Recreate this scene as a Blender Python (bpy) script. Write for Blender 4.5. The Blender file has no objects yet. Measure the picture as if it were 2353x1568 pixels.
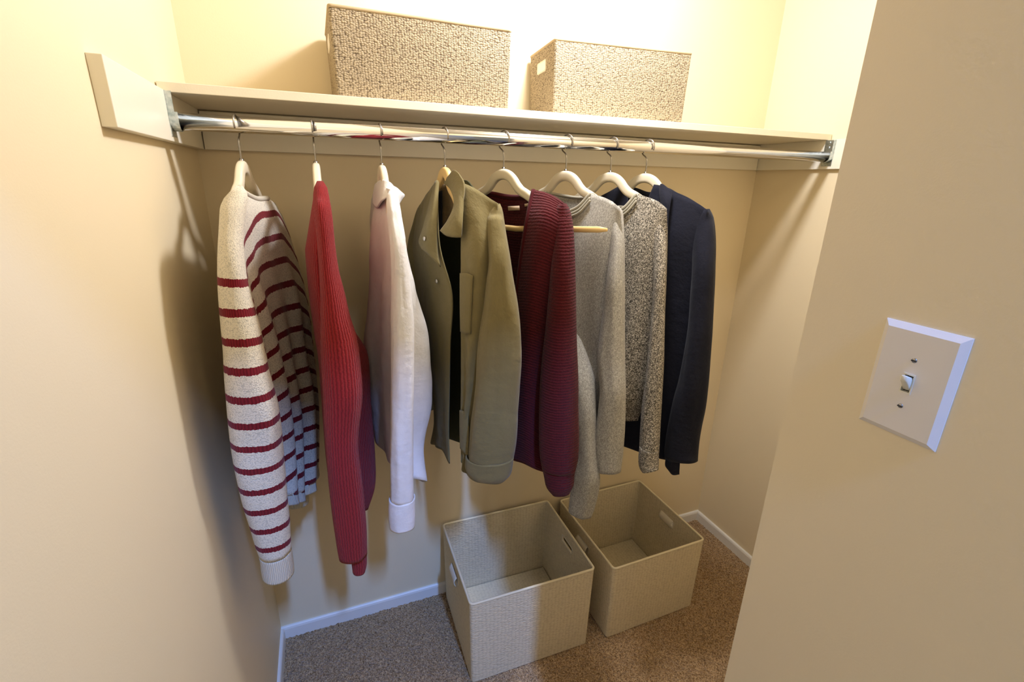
import bpy, bmesh, math, random
import numpy as np
from mathutils import Vector, Matrix, noise

scene = bpy.context.scene
col = scene.collection
R = math.radians
rnd = random.Random(7)

# ------------------------------------------------------------------ camera
cam_data = bpy.data.cameras.new('camera'); cam = bpy.data.objects.new('camera', cam_data)
col.objects.link(cam); scene.camera = cam
cam_data.sensor_width = 36.0; cam_data.lens = 1094.567 / 2353 * 36.0; cam_data.clip_start = 0.02
pitch, yaw, roll = 0.323082, 0.380886, 0.021588
fwd = Vector((math.sin(yaw) * math.cos(pitch), math.cos(yaw) * math.cos(pitch), -math.sin(pitch)))
rt = Vector((math.cos(yaw), -math.sin(yaw), 0)); up = rt.cross(fwd)
r2 = rt * math.cos(roll) + up * math.sin(roll); u2 = up * math.cos(roll) - rt * math.sin(roll)
M = Matrix((r2, u2, -fwd)).transposed().to_4x4(); M.translation = Vector((0.279806, -1.555737, 1.639686))
cam.matrix_world = M

# ------------------------------------------------------------------ light
scene.view_settings.view_transform = 'Standard'; scene.view_settings.look = 'None'
scene.view_settings.gamma = 1.0; scene.view_settings.use_curve_mapping = False
scene.view_settings.exposure = 0.0
world = bpy.data.worlds.new('world'); scene.world = world; world.use_nodes = True
world.node_tree.nodes['Background'].inputs[0].default_value = (1.0, 0.92, 0.78, 1)
world.node_tree.nodes['Background'].inputs[1].default_value = 0.22
LAMP = (0.95, -0.53, 2.36)
ld = bpy.data.lights.new('ceiling_lamp', 'POINT'); ld.energy = 42.0; ld.color = (0.97, 1.0, 1.15); ld.shadow_soft_size = 0.07
lo = bpy.data.objects.new('ceiling_lamp', ld); lo.location = LAMP; col.objects.link(lo)
wd = bpy.data.lights.new('window_daylight', 'AREA'); wd.energy = 185.0; wd.color = (0.19, 0.38, 1.0)
wd.shape = 'RECTANGLE'; wd.size = 0.12; wd.size_y = 0.5
wo = bpy.data.objects.new('window_daylight', wd); wo.location = (0.70, -3.4, 4.1); wo.rotation_euler = (R(46), 0, 0); col.objects.link(wo)

# garment profile tables in metres: (across, along the shoulder line, height) and tube half widths
ROT = {'striped': -10, 'red': -1, 'white': 8, 'green': 20, 'burg': 21, 'grey': 20, 'tweed': 20, 'navy': 20}
HANG = {'striped': 0.1364, 'red': 0.2862, 'white': 0.433, 'green': 0.587, 'burg': 0.7437, 'grey': 0.9267, 'tweed': 1.07, 'navy': 1.1909}
TUBE = {
'striped_sleeve': [[0.0407,0.1713,1.6209,0.004,0.009],[0.036,0.1747,1.6048,0.016,0.0192],[0.0291,0.1779,1.5899,0.0199,0.0288],[0.0199,0.1877,1.5433,0.0188,0.0365],[0.0142,0.2002,1.4826,0.0214,0.045],[0.012,0.2045,1.4289,0.0256,0.0461],[0.0141,0.2094,1.3647,0.0319,0.0474],[0.0149,0.2137,1.3074,0.0353,0.0484],[0.0152,0.2183,1.244,0.0406,0.0496],[0.0156,0.2162,1.1811,0.0462,0.0484],[0.0119,0.2107,1.1227,0.0473,0.046],[0.0067,0.205,1.0584,0.0464,0.0436],[0.0041,0.1998,0.9974,0.0448,0.0413],[0.0022,0.1947,0.9356,0.0426,0.0392],[0.0016,0.1899,0.8728,0.0395,0.0371],[-0.0003,0.185,0.8089,0.0356,0.035],[-0.0003,0.1831,0.7821,0.0332,0.035]],
'striped_cuff': [[-0.0019,0.1789,0.7812,0.0328,0.036],[-0.002,0.1779,0.7594,0.0329,0.036],[-0.0031,0.1768,0.7339,0.0335,0.036],[-0.0044,0.1757,0.7095,0.0328,0.036]],
'red_sleeve': [[0.0064,0.16,1.6321,0.0045,0.01],[0.0066,0.1625,1.6263,0.0094,0.0137],[0.0054,0.1737,1.6007,0.0139,0.03],[0.0059,0.19,1.5636,0.0155,0.0331],[0.0054,0.193,1.5123,0.0161,0.0372],[0.0053,0.196,1.4595,0.018,0.0403],[0.0073,0.199,1.405,0.0239,0.0413],[0.0081,0.2015,1.3583,0.0293,0.0422],[0.0111,0.204,1.3102,0.0355,0.043],[0.0111,0.207,1.251,0.0387,0.044],[0.0095,0.2097,1.1868,0.0398,0.0449],[0.0006,0.2022,1.1037,0.0355,0.0419],[-0.0037,0.197,1.0419,0.034,0.0399],[-0.0055,0.1906,0.9625,0.0359,0.0373],[-0.0052,0.1849,0.8877,0.0372,0.0351],[-0.0054,0.1791,0.808,0.0372,0.0328],[-0.0065,0.1745,0.7415,0.0348,0.031],[-0.0064,0.1722,0.7082,0.0331,0.0301]],
'red_cuff': [[0.0099,0.1698,0.7355,0.0192,0.0199],[0.008,0.168,0.6952,0.0183,0.0192],[0.0071,0.1669,0.6694,0.0173,0.0188],[0.0044,0.166,0.6477,0.0145,0.0184]],
'white_sleeve': [[-0.0254,0.16,1.6164,0.0036,0.01],[-0.0257,0.1626,1.6076,0.0099,0.0163],[-0.0262,0.1683,1.5883,0.0131,0.03],[-0.0271,0.1788,1.5531,0.0145,0.0331],[-0.0274,0.19,1.515,0.0159,0.0364],[-0.0253,0.19,1.4664,0.018,0.04],[-0.0259,0.19,1.3939,0.0217,0.04],[-0.0272,0.19,1.3234,0.0255,0.04],[-0.0324,0.19,1.218,0.0267,0.04],[-0.0373,0.1843,1.1037,0.027,0.0376],[-0.0411,0.1729,0.9778,0.0276,0.0328],[-0.0427,0.1661,0.8985,0.0289,0.03],[-0.0443,0.1616,0.8435,0.0305,0.0281]],
'white_cuff': [[-0.044,0.1598,0.8483,0.0311,0.0299],[-0.046,0.1588,0.8162,0.0319,0.0292],[-0.0469,0.1577,0.7826,0.0317,0.0286],[-0.0475,0.1568,0.7554,0.0303,0.0281]],
'green_sleeve': [[0.012,0.1907,1.5902,0.006,0.0288],[0.0066,0.1912,1.5764,0.016,0.0316],[-0.0017,0.2017,1.542,0.0219,0.0358],[-0.0046,0.212,1.5088,0.0239,0.0398],[-0.0083,0.2281,1.4665,0.0249,0.045],[-0.0107,0.2342,1.4172,0.0317,0.0458],[-0.0118,0.2397,1.3667,0.0381,0.0467],[-0.013,0.24,1.3096,0.0465,0.0476],[-0.0145,0.2406,1.2419,0.051,0.0486],[-0.0159,0.2345,1.1683,0.0527,0.0496],[-0.017,0.2276,1.1054,0.0565,0.0481],[-0.0181,0.2218,1.048,0.0592,0.0453],[-0.0192,0.2141,0.9813,0.0599,0.0422],[-0.0199,0.209,0.9396,0.06,0.0403]],
'green_cuff': [[-0.02,0.21,0.9481,0.0593,0.0404],[-0.02,0.2065,0.9218,0.0598,0.039],[-0.02,0.2048,0.9027,0.0578,0.0381],[-0.02,0.1984,0.8802,0.0483,0.0371]],
'burg_sleeve': [[-0.0018,0.2143,1.5924,0.0073,0.0288],[-0.0024,0.2136,1.582,0.016,0.0308],[-0.0038,0.2164,1.5603,0.0221,0.0329],[-0.0066,0.2255,1.5166,0.0248,0.0369],[-0.01,0.232,1.4597,0.0287,0.042],[-0.0116,0.2372,1.3783,0.0329,0.0428],[-0.013,0.24,1.2967,0.0379,0.0435],[-0.0144,0.2431,1.2189,0.0435,0.0442],[-0.0156,0.2467,1.1494,0.0481,0.0448],[-0.017,0.2518,1.0629,0.0507,0.0428],[-0.0182,0.258,0.9882,0.0514,0.0402],[-0.019,0.2631,0.9374,0.0501,0.0385],[-0.0196,0.2663,0.8984,0.0435,0.0372]],
'burg_cuff': [[-0.02,0.2659,0.9094,0.0445,0.0358],[-0.02,0.2696,0.8796,0.04,0.0349],[-0.02,0.2739,0.8526,0.0361,0.0341],[-0.02,0.2796,0.829,0.0226,0.0235]],
'grey_sleeve': [[0.0159,0.1633,1.5841,0.0096,0.0282],[0.015,0.1652,1.5727,0.0185,0.0288],[0.0124,0.1735,1.5404,0.0194,0.0304],[0.0017,0.1925,1.485,0.0177,0.0332],[-0.0108,0.2058,1.4051,0.0216,0.0357],[-0.0133,0.2103,1.3362,0.0259,0.0367],[-0.0155,0.2136,1.2748,0.0302,0.0375],[-0.0188,0.2207,1.1777,0.0365,0.0389],[-0.0215,0.236,1.102,0.035,0.0399],[-0.0237,0.2416,1.0316,0.0372,0.0386],[-0.0261,0.2461,0.9561,0.0395,0.037],[-0.0277,0.2504,0.905,0.0393,0.036],[-0.0292,0.2574,0.8573,0.0339,0.035]],
'grey_far_sleeve': [[-0.04,0.0727,1.3251,0.0146,0.006],[-0.045,0.0901,1.266,0.0208,0.0124],[-0.05,0.1124,1.2079,0.0281,0.0187],[-0.055,0.1371,1.1506,0.0346,0.024],[-0.0611,0.1604,1.1,0.0363,0.0285],[-0.07,0.1859,1.0244,0.0314,0.0297],[-0.0748,0.1984,0.9484,0.0304,0.0293],[-0.0788,0.2092,0.884,0.0319,0.0289],[-0.0819,0.2165,0.8325,0.0369,0.0287],[-0.0848,0.2154,0.7798,0.0374,0.0284],[-0.0875,0.2114,0.7279,0.0351,0.0282],[-0.0883,0.2086,0.7104,0.0333,0.0281]],
'tweed_sleeve': [[0.0159,0.1537,1.5838,0.01,0.0282],[0.015,0.1557,1.5726,0.019,0.0286],[0.0124,0.1667,1.5383,0.0215,0.0297],[0.0017,0.186,1.4803,0.0186,0.0317],[-0.0104,0.2048,1.3975,0.0164,0.0333],[-0.0117,0.2125,1.326,0.0166,0.0337],[-0.0128,0.2183,1.2623,0.0185,0.034],[-0.0142,0.2251,1.1764,0.0211,0.0345],[-0.0154,0.2297,1.0991,0.0232,0.0349],[-0.0167,0.2327,1.0159,0.026,0.0339],[-0.0177,0.2375,0.945,0.0269,0.0325],[-0.0186,0.2431,0.883,0.0272,0.0312]],
'tweed_cuff': [[-0.02,0.2426,0.8937,0.0271,0.031],[-0.02,0.2447,0.8603,0.0281,0.0308],[-0.02,0.2489,0.8336,0.0277,0.0304],[-0.02,0.2561,0.819,0.0233,0.0302]],
'navy_sleeve': [[0.0153,0.194,1.578,0.0087,0.0301],[0.014,0.195,1.5601,0.02,0.0317],[0.0121,0.1987,1.5347,0.0253,0.0339],[0.0036,0.2101,1.4902,0.0285,0.0378],[-0.0091,0.2259,1.4236,0.0285,0.0422],[-0.0114,0.2353,1.3381,0.0299,0.0429],[-0.0127,0.243,1.2597,0.0314,0.0435],[-0.0141,0.247,1.174,0.0349,0.0442],[-0.0154,0.2491,1.0888,0.0396,0.0448],[-0.0164,0.2468,1.0202,0.0445,0.0435],[-0.0173,0.2439,0.9565,0.0452,0.0411],[-0.0181,0.2438,0.9013,0.0458,0.0391],[-0.0188,0.2465,0.8507,0.047,0.0372],[-0.0191,0.2498,0.8291,0.0464,0.0363]],
}
GRID = {
'striped_front': [[[0.037,0.165,1.6216],[0.0215,0.09,1.606],[0.0191,0.0,1.5897],[0.0261,-0.07,1.5871],[0.0171,-0.17,1.5627]],[[0.027,0.17,1.5593],[0.0269,0.09,1.5576],[0.0303,0.0,1.553],[0.0335,-0.09,1.5477],[0.0239,-0.195,1.528]],[[0.0206,0.17,1.4798],[0.0153,0.08,1.4656],[0.0239,0.0,1.4628],[0.0355,-0.1,1.4532],[0.0438,-0.2,1.4172]],[[0.0263,0.17,1.3911],[0.022,0.08,1.3737],[0.0299,-0.02,1.3543],[0.0527,-0.1,1.3343],[0.0574,-0.2,1.2936]],[[0.0308,0.16,1.2934],[0.0256,0.06,1.2588],[0.0375,-0.02,1.2362],[0.0514,-0.1,1.208],[0.0572,-0.2,1.1707]],[[0.0386,0.16,1.1387],[0.0277,0.05,1.0838],[0.0376,-0.03,1.0489],[0.0524,-0.1,1.033],[0.0532,-0.2,0.9918]],[[0.0273,0.15,1.0105],[0.0215,0.05,0.9478],[0.0266,-0.03,0.9036],[0.038,-0.1,0.8658],[0.0395,-0.195,0.8379]],[[0.0246,0.15,0.9123],[0.0146,0.05,0.8457],[0.017,-0.03,0.7988],[0.028,-0.1,0.7838],[0.0345,-0.185,0.7978]]],
'red_front': [[[0.0048,0.15,1.6295],[0.01,0.0,1.6186],[0.012,-0.15,1.5999]],[[-0.0009,0.17,1.5622],[0.0176,0.03,1.552],[0.0119,-0.17,1.5319]],[[-0.0084,0.17,1.4278],[0.0248,0.03,1.3875],[0.0102,-0.18,1.3574]],[[-0.01,0.17,1.3215],[0.0477,0.04,1.2776],[0.0198,-0.18,1.201]],[[-0.0104,0.17,1.2605],[0.0734,0.04,1.2145],[0.0322,-0.18,1.1313]],[[-0.0139,0.17,1.154],[0.071,0.04,1.0758],[0.0277,-0.18,1.003]],[[-0.0182,0.16,0.9994],[0.0699,0.03,0.9042],[0.0179,-0.17,0.8112]],[[-0.0173,0.15,0.8929],[0.0634,0.03,0.8102],[0.0181,-0.17,0.7305]],[[-0.0135,0.14,0.8121],[0.0392,0.03,0.7408],[0.0181,-0.17,0.6808]]],
'white_front': [[[-0.0243,0.15,1.6179],[-0.0091,0.05,1.6196],[-0.0008,-0.05,1.6135],[0.036,-0.15,1.6002]],[[-0.029,0.17,1.5249],[-0.0238,0.06,1.5136],[-0.025,-0.06,1.5016],[0.0241,-0.17,1.4888]],[[-0.0369,0.17,1.3907],[-0.0352,0.05,1.365],[-0.0379,-0.08,1.3376],[0.0121,-0.17,1.3137]],[[-0.0442,0.17,1.2674],[-0.0453,0.05,1.2296],[-0.062,-0.08,1.1911],[0.0009,-0.18,1.1498]],[[-0.0475,0.17,1.1575],[-0.0477,0.05,1.1085],[-0.0636,-0.08,1.0587],[-0.0089,-0.18,1.0066]],[[-0.0559,0.16,0.9238],[-0.0469,0.05,0.8998],[-0.0557,-0.08,0.9095],[-0.02,-0.17,0.8839]]],
'white_back': [[[-0.0196,0.15,1.618],[0.0162,0.05,1.6121],[0.0429,-0.05,1.6012],[0.036,-0.15,1.6002]],[[-0.0205,0.17,1.5059],[0.0176,0.1,1.4962],[0.0322,-0.05,1.4781],[0.0241,-0.17,1.4888]],[[-0.0181,0.17,1.3686],[0.0464,0.11,1.348],[0.0346,-0.05,1.3126],[0.0121,-0.17,1.3137]],[[-0.0185,0.17,1.2634],[0.0685,0.12,1.2458],[0.0399,-0.05,1.1848],[0.0009,-0.18,1.1498]],[[-0.0273,0.17,1.0949],[0.0691,0.12,1.0495],[0.0363,-0.05,0.9939],[-0.0089,-0.18,1.0066]],[[-0.035,0.17,0.949],[0.0385,0.12,0.9169],[0.0162,-0.05,0.867],[-0.0178,-0.18,0.8784]],[[-0.0309,0.17,0.8477],[0.0416,0.14,0.8252],[0.0231,-0.02,0.7908],[-0.0097,-0.15,0.8678]]],
'white_collar': [[[-0.0039,-0.06,1.6258],[-0.0081,0.0,1.6346],[-0.009,0.05,1.6369],[-0.0027,0.07,1.6315],[0.0116,0.05,1.6218],[0.0332,-0.0,1.613]],[[-0.0099,-0.06,1.6027],[-0.0118,0.0,1.6105],[-0.0176,0.07,1.618],[-0.0074,0.09,1.6148],[0.015,0.06,1.6065],[0.039,0.0,1.5986]],[[-0.0127,-0.06,1.5794],[-0.0187,0.0,1.572],[-0.0287,0.09,1.5921],[-0.0178,0.11,1.6023],[0.0071,0.07,1.5913],[0.0361,-0.0,1.5862]]],
'white_wing': [[[0.0058,0.06,1.6248],[0.0246,0.03,1.6186],[0.0418,0.0,1.61]],[[0.0063,0.07,1.6125],[0.0275,0.04,1.61],[0.0513,0.0,1.6018]],[[0.0056,0.08,1.5984],[0.0215,0.05,1.5944],[0.0399,0.01,1.5908]],[[0.0081,0.08,1.5897],[0.0159,0.06,1.5849],[0.0268,0.03,1.5814]]],
'white_flap': [[[-0.0326,0.19,1.563],[-0.0203,0.19,1.5654],[-0.0107,0.17,1.5612]],[[-0.0342,0.2,1.5371],[-0.0212,0.2,1.5367],[-0.0072,0.17,1.5353]],[[-0.0373,0.21,1.5185],[-0.0253,0.21,1.5171],[-0.0045,0.17,1.5128]]],
'green_far': [[[-0.012,-0.1192,1.5637],[-0.015,-0.0582,1.6087],[-0.02,-0.0035,1.6394]],[[-0.01,-0.1554,1.4534],[-0.05,-0.0274,1.4818],[-0.06,0.058,1.4914]],[[-0.01,-0.1502,1.314],[-0.06,0.0203,1.353],[-0.065,0.1154,1.3737]],[[-0.01,-0.1077,1.1623],[-0.065,0.0434,1.2161],[-0.065,0.1033,1.2444]],[[-0.01,-0.0822,1.029],[-0.065,0.0498,1.0919],[-0.065,0.0948,1.1205]],[[-0.01,-0.0759,0.928],[-0.06,0.0386,0.9717],[-0.065,0.0851,0.9731]],[[-0.01,-0.1011,0.8429],[-0.055,0.0296,0.8965],[-0.06,0.0784,0.8763]]],
'green_near': [[[-0.03,0.1142,1.6349],[-0.016,0.1635,1.617],[-0.008,0.2178,1.5926]],[[-0.06,0.1498,1.5159],[-0.055,0.2089,1.5164],[-0.012,0.2179,1.505]],[[-0.065,0.1532,1.3573],[-0.065,0.2083,1.3684],[-0.02,0.2217,1.3643]],[[-0.065,0.1493,1.1873],[-0.062,0.1927,1.2003],[-0.02,0.1982,1.1914]],[[-0.06,0.1372,1.0462],[-0.055,0.167,1.0503],[-0.02,0.1716,1.0341]],[[-0.06,0.134,0.9096],[-0.05,0.1377,0.8754],[-0.03,0.1387,0.8517]]],
'green_collar': [[[-0.005,0.001,1.6335],[-0.012,0.035,1.6501],[-0.02,0.0691,1.6629],[-0.025,0.0938,1.6559]],[[-0.02,0.053,1.618],[-0.03,0.0823,1.6265],[-0.035,0.1107,1.6309],[-0.035,0.1295,1.6322]],[[-0.05,0.1098,1.5863],[-0.055,0.1275,1.5892],[-0.055,0.1412,1.5917],[-0.05,0.146,1.588]],[[-0.07,0.1128,1.5517],[-0.075,0.1377,1.5517],[-0.075,0.1581,1.5512],[-0.068,0.1667,1.5497]],[[-0.08,0.0939,1.5258],[-0.085,0.1265,1.518],[-0.082,0.1535,1.5165],[-0.074,0.1694,1.5175]]],
'green_lapel': [[[-0.02,-0.0201,1.6288],[-0.022,-0.0045,1.6384],[-0.02,0.0021,1.6333]],[[-0.05,-0.0048,1.5684],[-0.06,0.0354,1.5749],[-0.05,0.0393,1.5769]],[[-0.07,-0.0072,1.5113],[-0.08,0.0441,1.5205],[-0.07,0.0629,1.5134]],[[-0.075,-0.0133,1.4892],[-0.085,0.0421,1.4892],[-0.075,0.0722,1.4708]],[[-0.078,0.0052,1.474],[-0.085,0.0561,1.4612],[-0.078,0.0866,1.4392]]],
'green_tape': [[[-0.012,-0.0235,1.6097],[-0.012,0.0028,1.6147]],[[-0.02,-0.0139,1.5586],[-0.02,0.0123,1.5602]],[[-0.035,0.0126,1.5069],[-0.035,0.0347,1.5132]]],
'green_yoke': [[[0.0,-0.0229,1.6247],[0.006,0.0042,1.6337],[-0.0,0.0432,1.6301]],[[-0.005,-0.0138,1.5713],[0.002,0.0115,1.5704],[-0.01,0.0632,1.5754]],[[-0.02,0.0019,1.5095],[-0.012,0.0255,1.5013],[-0.025,0.0863,1.5079]]],
'green_pocket': [[[-0.07,0.1584,1.4343],[-0.074,0.1879,1.4392],[-0.072,0.2083,1.4361]],[[-0.072,0.1594,1.3596],[-0.076,0.1877,1.3659],[-0.074,0.2053,1.364]],[[-0.07,0.1568,1.2912],[-0.074,0.182,1.2917],[-0.072,0.1984,1.2955]]],
'green_pocket_low': [[[-0.064,0.1394,1.07],[-0.064,0.1569,1.0743],[-0.06,0.1703,1.0746]],[[-0.064,0.1381,1.0157],[-0.064,0.1556,1.0104],[-0.058,0.1705,1.0083]],[[-0.064,0.1387,0.9567],[-0.062,0.1516,0.9487],[-0.055,0.1615,0.9373]]],
'burg_near': [[[-0.02,0.1338,1.6211],[-0.014,0.178,1.6134],[-0.01,0.227,1.5936]],[[-0.05,0.1477,1.5583],[-0.052,0.2103,1.5604],[-0.018,0.2452,1.5518]],[[-0.06,0.1328,1.4174],[-0.066,0.1955,1.4276],[-0.018,0.2295,1.4274]],[[-0.06,0.1166,1.2667],[-0.068,0.1831,1.2844],[-0.02,0.2072,1.2809]],[[-0.06,0.1115,1.089],[-0.065,0.1746,1.1127],[-0.02,0.2019,1.109]],[[-0.055,0.1101,0.9506],[-0.06,0.1758,0.9648],[-0.02,0.2085,0.9395]],[[-0.05,0.107,0.8711],[-0.055,0.1775,0.8859],[-0.025,0.2208,0.8693]]],
'navy_lapel': [[[-0.02,0.0651,1.6359],[-0.025,0.0745,1.6419],[-0.028,0.0927,1.6329],[-0.03,0.1145,1.6218]],[[-0.045,0.0843,1.6105],[-0.05,0.0959,1.6085],[-0.055,0.1121,1.6022],[-0.05,0.1236,1.5946]],[[-0.055,0.1015,1.5703],[-0.06,0.1115,1.5698],[-0.061,0.1209,1.5657],[-0.058,0.1282,1.5579]],[[-0.06,0.1161,1.5062],[-0.064,0.1243,1.5048],[-0.064,0.1302,1.5018],[-0.06,0.1327,1.4958]],[[-0.062,0.1101,1.3819],[-0.065,0.1193,1.3812],[-0.065,0.1283,1.3776],[-0.06,0.1315,1.3725]]],
'burg_label': [[[0.022,0.0019,1.5763],[0.022,0.0464,1.5795]],[[0.022,0.004,1.565],[0.022,0.0485,1.5685]]],
'burg_label2': [[[0.015,0.0733,1.5853],[0.015,0.0892,1.5882]],[[0.015,0.0752,1.5789],[0.015,0.0911,1.5818]]],
}
SPOT = {'b1': [-0.088, 0.0339, 1.5022], 'b2': [-0.07, 0.0547, 1.3977]}


# ------------------------------------------------------------------ materials
def new_mat(name, rough=0.6, metal=0.0, color=(0.8, 0.8, 0.8)):
    m = bpy.data.materials.new(name); m.use_nodes = True
    nt = m.node_tree; b = nt.nodes['Principled BSDF']
    b.inputs['Base Color'].default_value = (*color, 1); b.inputs['Roughness'].default_value = rough; b.inputs['Metallic'].default_value = metal
    return m, nt, b
def srgb(r, g, b):
    f = lambda c: ((c / 255 + 0.055) / 1.055) ** 2.4 if c > 10 else c / 255 / 12.92
    return (f(r), f(g), f(b))
class N:
    def __init__(s, nt): s.nt = nt
    def node(s, t, **kw):
        n = s.nt.nodes.new(t)
        for k, v in kw.items(): setattr(n, k, v)
        return n
    def link(s, a, b): s.nt.links.new(a, b)
    def put(s, v, sock):
        if hasattr(v, 'is_linked') or hasattr(v, 'links'): s.link(v, sock)
        else: sock.default_value = v
    def math(s, op, a, b=0.0, c=None, clamp=False):
        n = s.node('ShaderNodeMath', operation=op); n.use_clamp = clamp
        s.put(a, n.inputs[0]); s.put(b, n.inputs[1])
        if c is not None: s.put(c, n.inputs[2])
        return n.outputs[0]
    def uv(s, sx=1, sy=1, sz=1, obj=False):
        tc = s.node('ShaderNodeTexCoord'); mp = s.node('ShaderNodeMapping'); mp.inputs['Scale'].default_value = (sx, sy, sz)
        s.link(tc.outputs['Object' if obj else 'UV'], mp.inputs['Vector']); return mp.outputs[0]
    def noise(s, vec, scale, detail=2.0, rough=0.5, dist=0.0):
        n = s.node('ShaderNodeTexNoise'); s.link(vec, n.inputs['Vector'])
        n.inputs['Scale'].default_value = scale; n.inputs['Detail'].default_value = detail; n.inputs['Roughness'].default_value = rough; n.inputs['Distortion'].default_value = dist
        return n.outputs[0]
    def voro(s, vec, scale, out='Distance', feature='F1'):
        n = s.node('ShaderNodeTexVoronoi', feature=feature); s.link(vec, n.inputs['Vector']); n.inputs['Scale'].default_value = scale
        return n.outputs[out]
    def wave(s, vec, scale, axis='X', dist=0.0, dscale=1.0, detail=2.0):
        n = s.node('ShaderNodeTexWave', bands_direction=axis); s.link(vec, n.inputs['Vector'])
        n.inputs['Scale'].default_value = scale; n.inputs['Distortion'].default_value = dist; n.inputs['Detail'].default_value = detail; n.inputs['Detail Scale'].default_value = dscale
        return n.outputs['Fac']
    def mix(s, f, a, b, mode='MIX'):
        n = s.node('ShaderNodeMix', data_type='RGBA', blend_type=mode)
        s.put(f, n.inputs[0]); s.put((*a, 1) if isinstance(a, tuple) else a, n.inputs[6]); s.put((*b, 1) if isinstance(b, tuple) else b, n.inputs[7])
        return n.outputs[2]
    def ramp(s, f, pts):
        n = s.node('ShaderNodeValToRGB'); s.link(f, n.inputs[0]); e = n.color_ramp.elements
        while len(e) < len(pts): e.new(0.5)
        for q, (p, c) in zip(e, pts): q.position = p; q.color = (*c, 1) if isinstance(c, tuple) else (c, c, c, 1)
        return n.outputs[0]
    def bump(s, h, strength, dist, b, prev=None):
        n = s.node('ShaderNodeBump'); s.link(h, n.inputs['Height']); n.inputs['Strength'].default_value = strength; n.inputs['Distance'].default_value = dist
        if prev is not None: s.link(prev, n.inputs['Normal'])
        if b is not None: s.link(n.outputs[0], b.inputs['Normal'])
        return n.outputs[0]

def paint(name, color, rough=0.55, b_s=0.12):
    m, nt, b = new_mat(name, rough, 0, color); n = N(nt)
    o = n.uv(obj=True)
    h = n.noise(o, 260, 3, 0.6); n.bump(h, b_s, 0.0015, b)
    c = n.mix(n.noise(o, 3, 2), tuple(x * 0.985 for x in color), tuple(min(1, x * 1.01) for x in color)); n.link(c, b.inputs['Base Color'])
    return m
WALL = paint('wall_paint', srgb(234, 217, 180))
CEIL = paint('ceiling_paint', srgb(178, 168, 146))
TRIM = paint('trim_paint', srgb(236, 228, 206), 0.38, 0.06)
SHELF = paint('shelf_paint', srgb(234, 224, 199), 0.42, 0.12)
BASE = paint('baseboard_paint', srgb(236, 232, 222), 0.4, 0.05)

def simple(name, color, rough=0.5, metal=0.0): return new_mat(name, rough, metal, color)[0]
CHROME = simple('chrome', (0.86, 0.85, 0.84), 0.09, 1.0)
ZINC, nt, b = new_mat('zinc', 0.32, 1.0, (0.55, 0.63, 0.66)); n = N(nt)
n.link(n.ramp(n.noise(n.uv(obj=True), 120, 3), [(0.3, (0.38, 0.47, 0.50)), (0.7, (0.72, 0.78, 0.80))]), b.inputs['Base Color'])
STEEL = simple('hook_steel', (0.36, 0.34, 0.31), 0.25, 1.0)
PLATE = simple('switch_plastic', srgb(228, 221, 212), 0.35)
TOGGLE = simple('toggle_plastic', srgb(226, 220, 200), 0.3)
DARK = simple('dark_gap', (0.02, 0.018, 0.015), 0.7)
SCREW = simple('screw_metal', (0.35, 0.34, 0.33), 0.35, 1.0)
IVORY = simple('ivory_plastic', srgb(231, 219, 190), 0.32)
TAN = simple('tan_wood', srgb(226, 192, 128), 0.4)
SNAP = simple('snap_metal', (0.55, 0.52, 0.45), 0.3, 1.0)

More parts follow.
